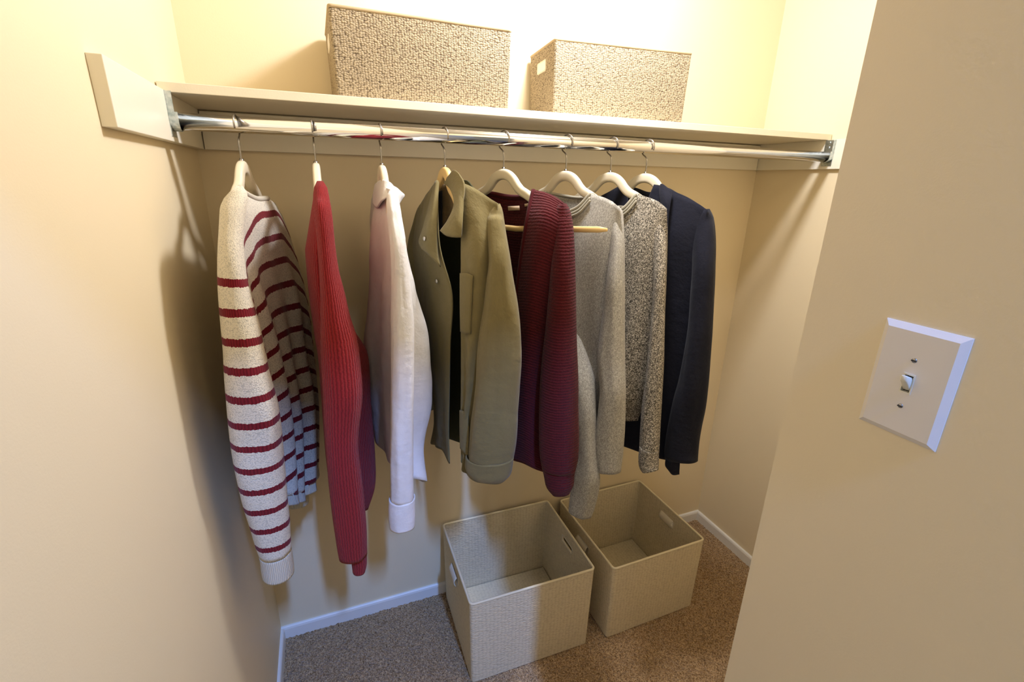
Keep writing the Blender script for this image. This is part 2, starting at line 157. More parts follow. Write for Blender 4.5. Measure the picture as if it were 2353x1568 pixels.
def fabric(name, color, kind, color2=None, stripe=None, rough=0.9, sheen=0.1):
    m, nt, b = new_mat(name, rough, 0, color); n = N(nt)
    b.inputs['Sheen Weight'].default_value = sheen; b.inputs['Sheen Roughness'].default_value = 0.5
    b.inputs['Specular IOR Level'].default_value = 0.15
    uv = n.uv(); dk = lambda f: tuple(c * f for c in color)
    if kind == 'nub':
        h = n.voro(n.uv(1, 0.8, 1), 500); fine = n.noise(uv, 420, 2)
        hole = n.ramp(h, [(0.35, 1.0), (0.75, 0.0)])
        base = n.mix(n.math('MULTIPLY', n.ramp(h, [(0.5, 0.0), (0.8, 1.0)]), 0.55), color, dk(0.45))
        pit = n.ramp(n.noise(n.uv(1, 0.7, 1), 330, 1.5), [(0.60, 0.0), (0.70, 1.0)])
        base = n.mix(n.math('MULTIPLY', pit, 0.6), base, dk(0.42))
        base = n.mix(n.math('MULTIPLY', fine, 0.25), base, dk(0.8))
        if stripe:
            period, width, jag = stripe
            sep = n.node('ShaderNodeSeparateXYZ'); n.link(uv, sep.inputs[0])
            stitch = n.noise(n.uv(260, 30, 1), 1.0, 1.0)
            v = n.math('ADD', sep.outputs[1], n.math('MULTIPLY', n.math('SUBTRACT', stitch, 0.5), jag))
            fr = n.math('FRACT', n.math('DIVIDE', v, period))
            mask = n.math('MULTIPLY', n.math('LESS_THAN', fr, width), n.math('GREATER_THAN', v, 0.0))
            rib = n.wave(uv, 62, 'X', 1.5, 3)
            sc = n.mix(rib, tuple(c * 0.62 for c in color2), color2)
            base = n.mix(mask, base, sc)
            h2 = n.math('MULTIPLY', rib, 0.6)
            mh = n.node('ShaderNodeMix', data_type='FLOAT'); n.link(mask, mh.inputs[0]); n.link(hole, mh.inputs[2]); n.link(h2, mh.inputs[3]); hole = mh.outputs[0]
        n.link(base, b.inputs['Base Color']); n.bump(hole, 0.40, 0.0016, b)
    elif kind == 'rib':
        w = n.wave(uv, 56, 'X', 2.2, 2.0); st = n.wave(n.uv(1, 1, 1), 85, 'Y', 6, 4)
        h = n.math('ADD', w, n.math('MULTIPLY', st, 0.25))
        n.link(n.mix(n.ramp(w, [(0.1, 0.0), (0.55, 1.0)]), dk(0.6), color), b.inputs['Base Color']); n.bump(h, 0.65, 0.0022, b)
    elif kind == 'fine_rib':
        w = n.wave(uv, 78, 'X', 1.6, 2.0)
        n.link(n.mix(w, dk(0.72), color), b.inputs['Base Color']); n.bump(w, 0.7, 0.002, b)
    elif kind == 'ridge':
        w = n.wave(uv, 42, 'Y', 2.0, 3.0); st = n.wave(uv, 95, 'X', 5, 5)
        h = n.math('ADD', w, n.math('MULTIPLY', st, 0.22))
        n.link(n.mix(n.math('MULTIPLY_ADD', w, 0.85, n.math('MULTIPLY', st, 0.15)), dk(0.68), color), b.inputs['Base Color']); n.bump(h, 0.8, 0.0022, b)
    elif kind == 'melange':
        a = n.noise(n.uv(1, 0.7, 1), 620, 3, 0.7); c = n.voro(n.uv(1, 0.6, 1), 560, 'Color')
        f = n.math('ADD', n.math('MULTIPLY', a, 0.7), n.math('MULTIPLY', c, 0.3))
        n.link(n.ramp(f, [(0.32, dk(0.62)), (0.5, color), (0.68, color2)]), b.inputs['Base Color']); n.bump(a, 0.35, 0.0015, b)
    elif kind == 'tweed':
        a = n.noise(n.uv(1, 0.75, 1), 400, 2, 0.6); c = n.voro(n.uv(1, 0.8, 1), 520, 'Color')
        f = n.math('ADD', n.math('MULTIPLY', a, 0.6), n.math('MULTIPLY', c, 0.4))
        n.link(n.ramp(f, [(0.34, dk(0.10)), (0.45, dk(0.55)), (0.53, color), (0.70, color2)]), b.inputs['Base Color']); n.bump(a, 0.7, 0.003, b)
    else:
        a = n.noise(uv, 700, 2); c = n.noise(uv, 26, 4, 0.6)
        n.link(n.mix(c, dk(0.88), tuple(min(1, x * 1.06) for x in color)), b.inputs['Base Color'])
        p = n.bump(a, 0.18, 0.0008, None); n.bump(c, 0.5, 0.007, b, p)
    return m
CREAM = srgb(236, 227, 205); MAROON = srgb(128, 28, 38)
F_STRIPE = fabric('cream_knit_striped', CREAM, 'nub', MAROON, (0.0575, 0.27, 0.006))
F_CREAMRIB = fabric('cream_rib_knit', srgb(238, 229, 205), 'fine_rib')
F_CREAM = fabric('cream_knit', CREAM, 'nub')
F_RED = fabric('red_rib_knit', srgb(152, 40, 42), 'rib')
F_WHITE = fabric('white_cotton', srgb(238, 234, 230), 'plain')
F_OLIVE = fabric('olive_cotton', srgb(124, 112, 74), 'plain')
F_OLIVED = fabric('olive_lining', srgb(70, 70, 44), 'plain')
F_YOKE = fabric('neck_lining', srgb(126, 106, 72), 'plain')
F_BLACK = fabric('black_tape', (0.012, 0.012, 0.014), 'plain', sheen=0.05)
F_BURG = fabric('burgundy_knit', srgb(84, 18, 23), 'ridge')
F_GREY = fabric('grey_melange', srgb(158, 154, 143), 'melange', srgb(196, 191, 178))
F_GREYRIB = fabric('grey_rib', srgb(180, 173, 152), 'fine_rib')
F_TWEED = fabric('speckled_knit', srgb(150, 141, 124), 'tweed', srgb(222, 212, 192))
F_NAVY = fabric('navy_wool', srgb(27, 28, 38), 'plain', sheen=0.05)
F_NAVYL = fabric('navy_lining', (0.008, 0.009, 0.014), 'plain', sheen=0.05)
F_LABEL = simple('woven_label', srgb(214, 186, 150), 0.8)

def woven(name, light, dark, sx, sy, strength, contrast):
    m, nt, b = new_mat(name, 0.85, 0, light); n = N(nt)
    b.inputs['Specular IOR Level'].default_value = 0.2
    uv = n.uv(); dis = n.noise(uv, 24, 3, 0.6); 
    cv = n.node('ShaderNodeVectorMath', operation='ADD'); n.link(uv, cv.inputs[0])
    cb = n.node('ShaderNodeCombineXYZ'); n.link(n.math('MULTIPLY', n.math('SUBTRACT', dis, 0.5), 0.008), cb.inputs[0]); n.link(n.math('MULTIPLY', n.math('SUBTRACT', n.noise(n.uv(1, 1.7, 1), 17, 3, 0.6), 0.5), 0.012), cb.inputs[1]); n.link(cb.outputs[0], cv.inputs[1])
    v = cv.outputs[0]
    mp = n.node('ShaderNodeMapping'); mp.inputs['Scale'].default_value = (sx, sy, 1); n.link(v, mp.inputs[0])
    vr = n.node('ShaderNodeTexVoronoi', feature='F1'); n.link(mp.outputs[0], vr.inputs['Vector']); vr.inputs['Scale'].default_value = 1.0; vr.inputs['Randomness'].default_value = 0.5
    h = n.ramp(vr.outputs['Distance'], [(0.15, 1.0), (0.72, 0.0)])
    g = n.noise(uv, 420, 3, 0.7)
    c = n.mix(n.math('MULTIPLY', n.ramp(vr.outputs['Distance'], [(0.42, 0.0), (0.78, 1.0)]), contrast), light, dark)
    c = n.mix(n.math('MULTIPLY', g, 0.3), c, tuple(x * 0.7 for x in light)); n.link(c, b.inputs['Base Color'])
    p = n.bump(h, strength, 0.0035, None); n.bump(g, 0.2, 0.001, b, p)
    return m
BIN = woven('bin_fabric', srgb(232, 218, 184), srgb(172, 152, 114), 75, 240, 0.45, 0.4)
BIN_SHADED = woven('bin_weave_shaded', srgb(184, 166, 134), srgb(62, 44, 26), 160, 290, 0.5, 1.0)  # same bin fabric, grazing shade put into its darker tones and gaps
PIPING = fabric('bin_piping', srgb(234, 221, 186), 'plain', sheen=0.1)
BASKETRIM = fabric('basket_piping', srgb(190, 168, 130), 'plain', sheen=0.1)
TAB = simple('handle_plastic', srgb(226, 216, 192), 0.5)

# carpet colour: mixed brown and tan yarn ends
CARPET, nt, b = new_mat('carpet_yarn', 0.95, 0, (0.2, 0.14, 0.09)); n = N(nt)
o = n.uv(obj=True); a = n.noise(o, 210, 3, 0.7); v = n.voro(o, 330, 'Color')
f = n.math('ADD', n.math('MULTIPLY', a, 0.65), n.math('MULTIPLY', v, 0.35))
n.link(n.ramp(f, [(0.30, srgb(96, 71, 44)), (0.48, srgb(152, 123, 87)), (0.66, srgb(198, 170, 130))]), b.inputs['Base Color'])
n.bump(f, 0.55, 0.004, b); b.inputs['Specular IOR Level'].default_value = 0.1; b.inputs['Sheen Weight'].default_value = 0.3

# ------------------------------------------------------------------ helpers
def link(name, me, mat, parent=None, smooth=True):
    o = bpy.data.objects.new(name, me); col.objects.link(o)
    if mat: me.materials.append(mat)
    if smooth:
        for p in me.polygons: p.use_smooth = True
    if parent: o.parent = parent
    return o
def build(name, bm, mat, parent=None, smooth=False):
    bmesh.ops.recalc_face_normals(bm, faces=bm.faces)
    me = bpy.data.meshes.new(name); bm.to_mesh(me); bm.free()
    return link(name, me, mat, parent, smooth)
def tag(o, label=None, cat=None, group=None, kind=None):
    if label: o['label'] = label
    if cat: o['category'] = cat
    if group: o['group'] = group
    if kind: o['kind'] = kind
    return o
def empty(name, loc, rz=0.0):
    o = bpy.data.objects.new(name, None); col.objects.link(o); o.location = loc; o.rotation_euler = (0, 0, rz); o.empty_display_size = 0.05
    return o
def add_box(bm, x0, x1, y0, y1, z0, z1, bevel=0.0):
    vs = [bm.verts.new((x, y, z)) for x in (x0, x1) for y in (y0, y1) for z in (z0, z1)]
    fs = [bm.faces.new([vs[i] for i in q]) for q in ((0, 1, 3, 2), (4, 6, 7, 5), (0, 4, 5, 1), (2, 3, 7, 6), (0, 2, 6, 4), (1, 5, 7, 3))]
    if bevel:
        bmesh.ops.bevel(bm, geom=list({e for f in fs for e in f.edges}), offset=bevel, segments=2, affect='EDGES', profile=0.5)
def box(name, x0, x1, y0, y1, z0, z1, mat, parent=None, bevel=0.0):
    bm = bmesh.new(); add_box(bm, x0, x1, y0, y1, z0, z1, bevel); return build(name, bm, mat, parent)
def add_sweep(bm, pts, rad, seg=10, closed=False, cap=True, squash=None, sq=1.0):
    """tube along points; rad is one radius or one (a, b) pair per point; squash fixes the second axis"""
    P = [Vector(p) for p in pts]; K = len(P); rings = []
    ref = Vector(squash) if squash else None; prevW = None
    for i in range(K):
        if closed: T = (P[(i + 1) % K] - P[i - 1]).normalized()
        else: T = (P[min(i + 1, K - 1)] - P[max(i - 1, 0)]).normalized()
        if ref is not None: W = (ref - T * ref.dot(T)).normalized()
        elif prevW is None:
            W = T.orthogonal().normalized()
        else: W = (prevW - T * prevW.dot(T)).normalized()
        prevW = W; D = T.cross(W)
        r = rad[i] if isinstance(rad, list) else rad
        a, b_ = r if isinstance(r, tuple) else (r, r)
        cs = [(math.cos(2 * math.pi * (k + 0.5) / seg), math.sin(2 * math.pi * (k + 0.5) / seg)) for k in range(seg)]
        rings.append([bm.verts.new(P[i] + W * (a * math.copysign(abs(c) ** sq, c)) + D * (b_ * math.copysign(abs(s_) ** sq, s_))) for c, s_ in cs])
    rng = range(K) if closed else range(K - 1)
    for i in rng:
        A, B = rings[i], rings[(i + 1) % K]
        for k in range(seg): bm.faces.new((A[k], A[(k + 1) % seg], B[(k + 1) % seg], B[k]))
    if cap and not closed:
        bm.faces.new(rings[0][::-1]); bm.faces.new(rings[-1])
def sweep(name, pts, rad, mat, parent=None, **kw):
    bm = bmesh.new(); add_sweep(bm, pts, rad, **kw); return build(name, bm, mat, parent, True)
def cr(A, m):
    """Catmull-Rom resample of control rows A (axis 0) to m rows, spaced by mean chord length"""
    A = np.asarray(A, float); K = len(A)
    d = np.linalg.norm((A[1:] - A[:-1]).reshape(K - 1, -1, A.shape[-1])[..., :3], axis=-1).mean(1)
    t = np.concatenate([[0], np.cumsum(np.maximum(d, 1e-5))]); out = []
    for x in np.linspace(0, t[-1], m):
        i = min(max(int(np.searchsorted(t, x, 'right')) - 1, 0), K - 2); h = t[i + 1] - t[i]; q = (x - t[i]) / h
        p1, p2 = A[i], A[i + 1]
        m1 = (p2 - A[i - 1]) / (t[i + 1] - t[i - 1]) * h if i > 0 else (p2 - p1)
        m2 = (A[i + 2] - p1) / (t[i + 2] - t[i]) * h if i < K - 2 else (p2 - p1)
        out.append((2 * q ** 3 - 3 * q * q + 1) * p1 + (q ** 3 - 2 * q * q + q) * m1 + (-2 * q ** 3 + 3 * q * q) * p2 + (q ** 3 - q * q) * m2)
    return np.array(out)
def resample(grid, nv, nu):
    g = cr(np.array(grid, float), nv)
    return cr(g.transpose(1, 0, 2), nu).transpose(1, 0, 2)
def wr(x, y, z): return noise.noise(Vector((x, y, z)))

def to_local(P, zb):
    Q = np.array(P); return np.stack([Q[..., 0], -Q[..., 1], Q[..., 2] - zb], -1)
def grid_mesh(name, sheets, mat, parent, zb, thick=0.003, weld=0.0006, uvo=(0, 0), droop=None):
    """sheets: list of nv x nu x 3 arrays (across, along, height) joined in one mesh, with UV in metres"""
    V, F, UV = [], [], []
    for G in sheets:
        nv, nu, _ = G.shape; L = to_local(G, zb); o = len(V); V += [tuple(p) for p in L.reshape(-1, 3)]
        w = np.linalg.norm(L[:, 1:] - L[:, :-1], axis=-1).mean(0); U = np.concatenate([[0], np.cumsum(w)]); U -= U[-1] / 2
        h = np.linalg.norm(L[1:] - L[:-1], axis=-1); Vv = np.concatenate([np.zeros((1, nu)), np.cumsum(h, 0)], 0)
        Vv = 0.5 * Vv + 0.5 * Vv.mean(1, keepdims=True)
        if droop is not None:
            for j in range(nu): Vv[:, j] -= droop(j / (nu - 1))
        for i in range(nv - 1):
            for j in range(nu - 1):
                F.append((o + i * nu + j, o + i * nu + j + 1, o + (i + 1) * nu + j + 1, o + (i + 1) * nu + j))
                UV += [(U[j] + uvo[0], Vv[i, j] + uvo[1]), (U[j + 1] + uvo[0], Vv[i, j + 1] + uvo[1]), (U[j + 1] + uvo[0], Vv[i + 1, j + 1] + uvo[1]), (U[j] + uvo[0], Vv[i + 1, j] + uvo[1])]
    me = bpy.data.meshes.new(name); me.from_pydata(V, [], F)
    lay = me.uv_layers.new(name='uv'); lay.data.foreach_set('uv', np.array(UV, float).ravel())
    if weld:
        bm = bmesh.new(); bm.from_mesh(me); bmesh.ops.remove_doubles(bm, verts=bm.verts, dist=weld); bmesh.ops.recalc_face_normals(bm, faces=bm.faces); bm.to_mesh(me); bm.free()
    o = link(name, me, mat, parent)
    if thick:
        s = o.modifiers.new('thickness', 'SOLIDIFY'); s.thickness = thick; s.offset = 0
    return o
def sleeve(name, rows, mat, parent, zb, nv=70, nu=40, fold=0.004, seed=0.0, thick=0.003, view=0.0, flat=1.0, uvo=0.0, mouth=0.004):
    """a tube of cloth: rows of (across, along, height, half width, half depth); view = heading of the wide axis"""
    A = cr(np.array(rows, float), nv); C = A[:, :3]; out = np.zeros((nv, nu + 1, 3)); W0 = np.array([math.cos(view), math.sin(view), 0])
    ln = np.concatenate([[0], np.cumsum(np.linalg.norm(C[1:] - C[:-1], axis=1))])
    for i in range(nv):
        T = C[min(i + 1, nv - 1)] - C[max(i - 1, 0)]; T /= np.linalg.norm(T)
        if i < 4: T = np.array([0, 0, -1.0])
        W = W0 - T * W0.dot(T); W /= np.linalg.norm(W); D = np.cross(T, W)
        for j in range(nu + 1):
            ph = 2 * math.pi * j / nu; c, s = math.cos(ph), math.sin(ph)
            f = 1 + (fold / 0.04) * (1.2 * wr(c * 1.2 + seed, s * 1.2, ln[i] * 2.2) + 0.5 * wr(c * 2.6, s * 2.6 + seed, ln[i] * 9.0)) * min(1, ln[i] / 0.08)
            q = abs(c) ** flat * (1 if c > 0 else -1)
            out[i, j] = C[i] + W * (A[i, 3] * q * f) + D * (A[i, 4] * s * f)
            out[i, j, 2] -= mouth * s * max(0.0, i / (nv - 1) - 0.6) / 0.4
    G = [out]
    return grid_mesh(name, G, mat, parent, zb, thick, uvo=(0, uvo))
def fold_sheet(G, sgn, amp, k, seed=0.0, start=0.1, fine=0.0, top=0.0):
    nv, nu, _ = G.shape; L = max(1e-3, G[0, :, 2].max() - G[-1, :, 2].min())
    wid = np.linalg.norm(G[nv // 2, -1] - G[nv // 2, 0]); G = G.copy()
    for i in range(nv):
        v = i / (nv - 1); e = top + (1 - top) * max(0, min(1, (v - start) / 0.55))
        for j in range(nu):
            u = j / (nu - 1); edge = min(1, 6 * u, 6 * (1 - u))
            d = math.sin(2 * math.pi * (k * u + 0.25 * wr(seed, v * 1.5, 0)) + seed) * 0.6 + wr(u * k * 1.7 + seed, v * 1.3, seed)
            G[i, j, 0] += sgn * amp * e * d * edge
            if fine: G[i, j, 0] += sgn * fine * wr(u * wid * 26 + seed, v * L * 22, seed + 3) * edge
    return G
def gen(top, zs, near, far, depth, nx=None):
    """front or back sheet of a torso: top edge points (across, along, height), then rows at heights zs"""
    top = [list(t) for t in top]; s0, s1 = top[0][1], top[-1][1]; rows = [top]
    for z, a, b_, d in zip(zs, near, far, depth):
        r = []
        for n_, s, _ in top:
            u = (s0 - s) / (s0 - s1); pr = max(0.0, 1 - abs(2 * u - 1) ** 3) ** 0.6
            r.append([d * pr, a + (b_ - a) * u, z])
        rows.append(r)
    return rows
def edge_back(front, depth, neck=None):
    """back sheet from the outer edges of a front sheet, bulging the other way by depth (signed)"""
    nv, nu, _ = front.shape; G = np.zeros_like(front)
    for i in range(nv):
        v = i / (nv - 1)
        for j in range(nu):
            u = j / (nu - 1); pr = max(0.0, 1 - abs(2 * u - 1) ** 3) ** 0.6
            G[i, j] = front[i, 0] * (1 - u) + front[i, -1] * u; G[i, j, 0] += depth * pr * (0.25 + 0.75 * min(1, v * 6))
            if neck: G[i, j, 2] += neck * pr * max(0, 1 - v * 8)
    return G
def merge_edges(F, B):
    nv, nu, _ = F.shape; B = B.copy()
    for j in range(nu):
        u = j / (nu - 1); a, b_ = (1 - u) ** 2, u ** 2
        B[:, j] += (F[:, 0] - B[:, 0]) * 0
    d0 = F[:, 0] - B[:, 0]; d1 = F[:, -1] - B[:, -1]
    for j in range(nu):
        u = j / (nu - 1); B[:, j] += d0 * (1 - u) ** 3 + d1 * u ** 3
    return B
def L(parent_zb, pts):
    """garment points (across, along, height) to local mesh points"""
    return [(p[0], -p[1], p[2] - parent_zb) for p in pts]
def curve(pts, m): return [tuple(p) for p in cr(np.array(pts, float)[:, None, :], m)[:, 0]]

# ------------------------------------------------------------------ room
W = 1.9603; ZS = 1.8169; SH = 0.019; TC = 0.0198; HC = 0.0949; CEILZ = 2.44
XR, YE, YF = 0.8058, -1.1775, -3.4
def structure(o, label=None): o['kind'] = 'structure'; return o
structure(box('wall_back', -0.1, W + 0.1, 0.0, 0.1, -0.03, CEILZ, WALL))
structure(box('wall_left', -0.1, 0.0, YF, 0.0, -0.03, CEILZ, WALL))
structure(box('wall_right', W, W + 0.1, YE - 0.12, 0.0, -0.03, CEILZ, WALL))
bm = bmesh.new()
add_box(bm, XR, XR + 0.12, YF, YE, -0.03, CEILZ, 0.0); add_box(bm, XR + 0.12, W, YE - 0.12, YE, -0.03, CEILZ); add_box(bm, 0.0, XR, YE - 0.12, YE, 1.96, CEILZ)  # last box: unseen door header, added to keep daylight off the upper clothes
structure(build('wall_front', bm, WALL))
structure(box('ceiling', -0.1, W + 0.1, YE - 0.12, 0.1, CEILZ, CEILZ + 0.08, CEIL))
structure(box('floor', -0.1, W + 0.1, YF, 0.1, -0.06, -0.012, simple('subfloor', (0.2, 0.15, 0.1), 0.9)))

# carpet: uneven pile built as a fine relief
def carpet():
    xs = np.arange(0.0, W + 0.001, 0.006); ys = np.arange(0.0, -1.36, -0.006); g = np.random.RandomState(3)
    H = -0.004 + g.uniform(-0.0035, 0.0035, (len(ys), len(xs)))
    V = [(x + g.uniform(-0.002, 0.002) * (0 < i < len(xs) - 1), y + g.uniform(-0.002, 0.002) * (0 < j < len(ys) - 1), H[j, i]) for j, y in enumerate(ys) for i, x in enumerate(xs)]
    nx = len(xs); F = [(j * nx + i, (j + 1) * nx + i, (j + 1) * nx + i + 1, j * nx + i + 1) for j in range(len(ys) - 1) for i in range(nx - 1)]
    me = bpy.data.meshes.new('carpet'); me.from_pydata(V, [], F)
    o = link('carpet', me, CARPET, None, False)
    b_ = bmesh.new(); b_.from_mesh(me); bmesh.ops.delete(b_, geom=[f for f in b_.faces if f.calc_center_median().y < YE and f.calc_center_median().x > XR], context='FACES'); b_.to_mesh(me); b_.free()
    tag(o, 'short brown and tan carpet pile covering the closet floor', 'carpet', kind='stuff')
carpet()

def baseboard(name, p0, p1, nrm, h=0.048, t=0.011):
    """rounded-top baseboard from p0 to p1 on a wall, nrm points into the room"""
    prof = [(0, -0.012), (t, -0.012), (t, h - 0.010), (t * 0.8, h - 0.003), (t * 0.45, h), (0, h)]
    bm = bmesh.new(); nx, ny = nrm
    A = [bm.verts.new((p0[0] + nx * a, p0[1] + ny * a, z)) for a, z in prof]; B = [bm.verts.new((p1[0] + nx * a, p1[1] + ny * a, z)) for a, z in prof]
    for i in range(len(prof)): j = (i + 1) % len(prof); bm.faces.new((A[i], A[j], B[j], B[i]))
    bm.faces.new(A); bm.faces.new(B[::-1]); return structure(build(name, bm, BASE))
baseboard('baseboard_back', (0, 0), (W, 0), (0, -1)); baseboard('baseboard_left', (0, -0.011), (0, -1.3), (1, 0)); baseboard('baseboard_right', (W, -0.011), (W, YE), (-1, 0))

# cleats that carry the shelf
YL = 0.6371; z1 = ZS - SH; z0 = z1 - HC
structure(box('trim_1', 0.0, TC, -YL, -0.0, z0, z1, TRIM, bevel=0.0012))
structure(box('trim_2', TC + 0.0022, W - TC - 0.0022, -TC, -0.0, z0, z1 - 0.0035, TRIM, bevel=0.0010))
structure(box('trim_3', W - TC, W, -0.62, -0.0, z0, z1, TRIM, bevel=0.0012))
o = box('shelf_board', 0.0025, W - 0.0025, -0.2967, -0.002, z1, ZS, SHELF, bevel=0.0012)
tag(o, 'long painted cream shelf board above the hanging rod', 'shelf')

# rod and its two zinc holders
RO, RZ, RR = 0.3116, 1.7425, 0.0167
bm = bmesh.new()
xs = [TC + 0.004, W - TC - 0.004]
add_sweep(bm, [(xs[0], -RO, RZ), (W / 2, -RO, RZ), (xs[1], -RO, RZ)], RR, seg=48)
o = build('clothes_rod', bm, CHROME, None, True)
for p in o.data.polygons:
    if len(p.vertices) > 4: p.use_smooth = False
tag(o, 'polished chrome closet rod spanning the alcove below the shelf', 'rod')
def rod_holder(x, sgn, label):
    t = empty('rod_bracket', (x, -RO, RZ - 0.03)); tag(t, label, 'bracket', 'rod brackets')
    bm = bmesh.new()
    add_box(bm, *sorted((0, sgn * 0.0018)), -0.019, 0.019, 0.0, 0.0848, 0.0006)
    build('mounting_plate', bm, ZINC, t)
    # U-shaped cup, open at the top
    bm = bmesh.new(); a = [math.radians(180 + 15 * k) for k in range(13)]; rings = []
    for xx in (sgn * 0.0018, sgn * 0.017):
        for r in (RR + 0.0008, RR + 0.0028):
            pts = [(xx, r * math.cos(q), 0.03 + r * math.sin(q)) for q in a]
            pts = [(xx, -r, 0.03 + 0.016)] + pts + [(xx, r, 0.03 + 0.016)]
            rings.append([bm.verts.new(p) for p in pts])
    for A, B in ((0, 1), (2, 3), (0, 2), (1, 3)):
        for i in range(len(rings[0]) - 1): bm.faces.new((rings[A][i], rings[A][i + 1], rings[B][i + 1], rings[B][i]))
    for i in (0, -1): bm.faces.new((rings[0][i], rings[1][i], rings[3][i], rings[2][i]))
    build('cup', bm, ZINC, t)
    bm = bmesh.new(); add_box(bm, *sorted((sgn * 0.0018, sgn * 0.012)), -0.019, -0.0165, 0.035, 0.084, 0.0006); build('side_flange', bm, ZINC, t)
    for z in (0.060, 0.076):
        bm = bmesh.new(); bmesh.ops.create_uvsphere(bm, u_segments=12, v_segments=8, radius=0.0042); bmesh.ops.scale(bm, vec=(0.5, 1, 1), verts=bm.verts); bmesh.ops.translate(bm, vec=(sgn * 0.002, 0.002, z), verts=bm.verts)
        build('screw', bm, ZINC, t, True)
rod_holder(TC, 1, 'left zinc rod bracket screwed to the cleat on the left wall'); rod_holder(W - TC, -1, 'right zinc rod bracket screwed to the cleat on the right wall')

# light switch
def light_switch():
    y, z, pw, ph = -1.2995, 1.4602, 0.0717, 0.1136
    t = empty('light_switch', (XR, y, z)); tag(t, 'white toggle light switch on the near right wall', 'light switch')
    bm = bmesh.new(); q = 0.0058; d = 0.0062
    loops = []
    for dx, ins in ((0.0, 0.0), (-0.0015, 0.0), (-d, q), (-d, q)):
        loops.append([bm.verts.new((dx, a * (pw / 2 - ins), b_ * (ph / 2 - ins))) for a, b_ in ((-1, -1), (1, -1), (1, 1), (-1, 1))])
    for A, B in zip(loops[:2], loops[1:3]):
        for i in range(4): bm.faces.new((A[i], A[(i + 1) % 4], B[(i + 1) % 4], B[i]))
    # face with a rectangular toggle opening
    hw, hh = 0.0050, 0.0102
    H = [bm.verts.new((-d, a * hw, b_ * hh)) for a, b_ in ((-1, -1), (1, -1), (1, 1), (-1, 1))]; Q = loops[2]
    for i in range(4): bm.faces.new((Q[i], Q[(i + 1) % 4], H[(i + 1) % 4], H[i]))
    H2 = [bm.verts.new((-0.001, a * hw, b_ * hh)) for a, b_ in ((-1, -1), (1, -1), (1, 1), (-1, 1))]
    for i in range(4): bm.faces.new((H[i], H[(i + 1) % 4], H2[(i + 1) % 4], H2[i]))
    bmesh.ops.delete(bm, geom=[v for v in loops[3]], context='VERTS')
    build('cover_plate', bm, PLATE, t)
    bm = bmesh.new()   # bezel round the toggle
    for (a0, a1, b0, b1) in ((-hw, hw, hh - 0.0016, hh), (-hw, hw, -hh, -hh + 0.0016), (-hw, -hw + 0.0012, -hh + 0.0016, hh - 0.0016), (hw - 0.0012, hw, -hh + 0.0016, hh - 0.0016)):
        add_box(bm, -d - 0.0006, -0.0015, a0, a1, b0, b1)
    build('bezel', bm, TOGGLE, t)
    box('recess', -0.0016, -0.001, -hw, hw, -hh, hh, DARK, t)
    bm = bmesh.new()   # toggle lever tilted up
    secs = [(-0.001, -0.0010, 0.0036, 0.0072), (-0.0062, 0.0004, 0.0036, 0.0068), (-0.0105, 0.0040, 0.0034, 0.0046), (-0.0140, 0.0064, 0.0033, 0.0034), (-0.0152, 0.0070, 0.0020, 0.0020)]
    rings = []
    for x, zc, hy, hz in secs:
        rings.append([bm.verts.new((x, hy * math.copysign(abs(math.cos(a)) ** 0.5, math.cos(a)), zc + hz * math.copysign(abs(math.sin(a)) ** 0.5, math.sin(a)))) for a in [2 * math.pi * k / 16 for k in range(16)]])
    for A, B in zip(rings, rings[1:]):
        for k in range(16): bm.faces.new((A[k], A[(k + 1) % 16], B[(k + 1) % 16], B[k]))
    bm.faces.new(rings[-1]); build('toggle', bm, TOGGLE, t, True)
    for s in (1, -1):
        bm = bmesh.new(); bmesh.ops.create_uvsphere(bm, u_segments=14, v_segments=8, radius=0.0024)
        bmesh.ops.scale(bm, vec=(0.45, 1, 1), verts=bm.verts); bmesh.ops.translate(bm, vec=(-d, 0, s * 0.0240), verts=bm.verts)
        sc = build('screw', bm, SCREW, t, True)
        box('slot', -d - 0.0016, -d - 0.0010, -0.0021, 0.0021, s * 0.0240 - 0.0005, s * 0.0240 + 0.0005, DARK, sc)
light_switch()

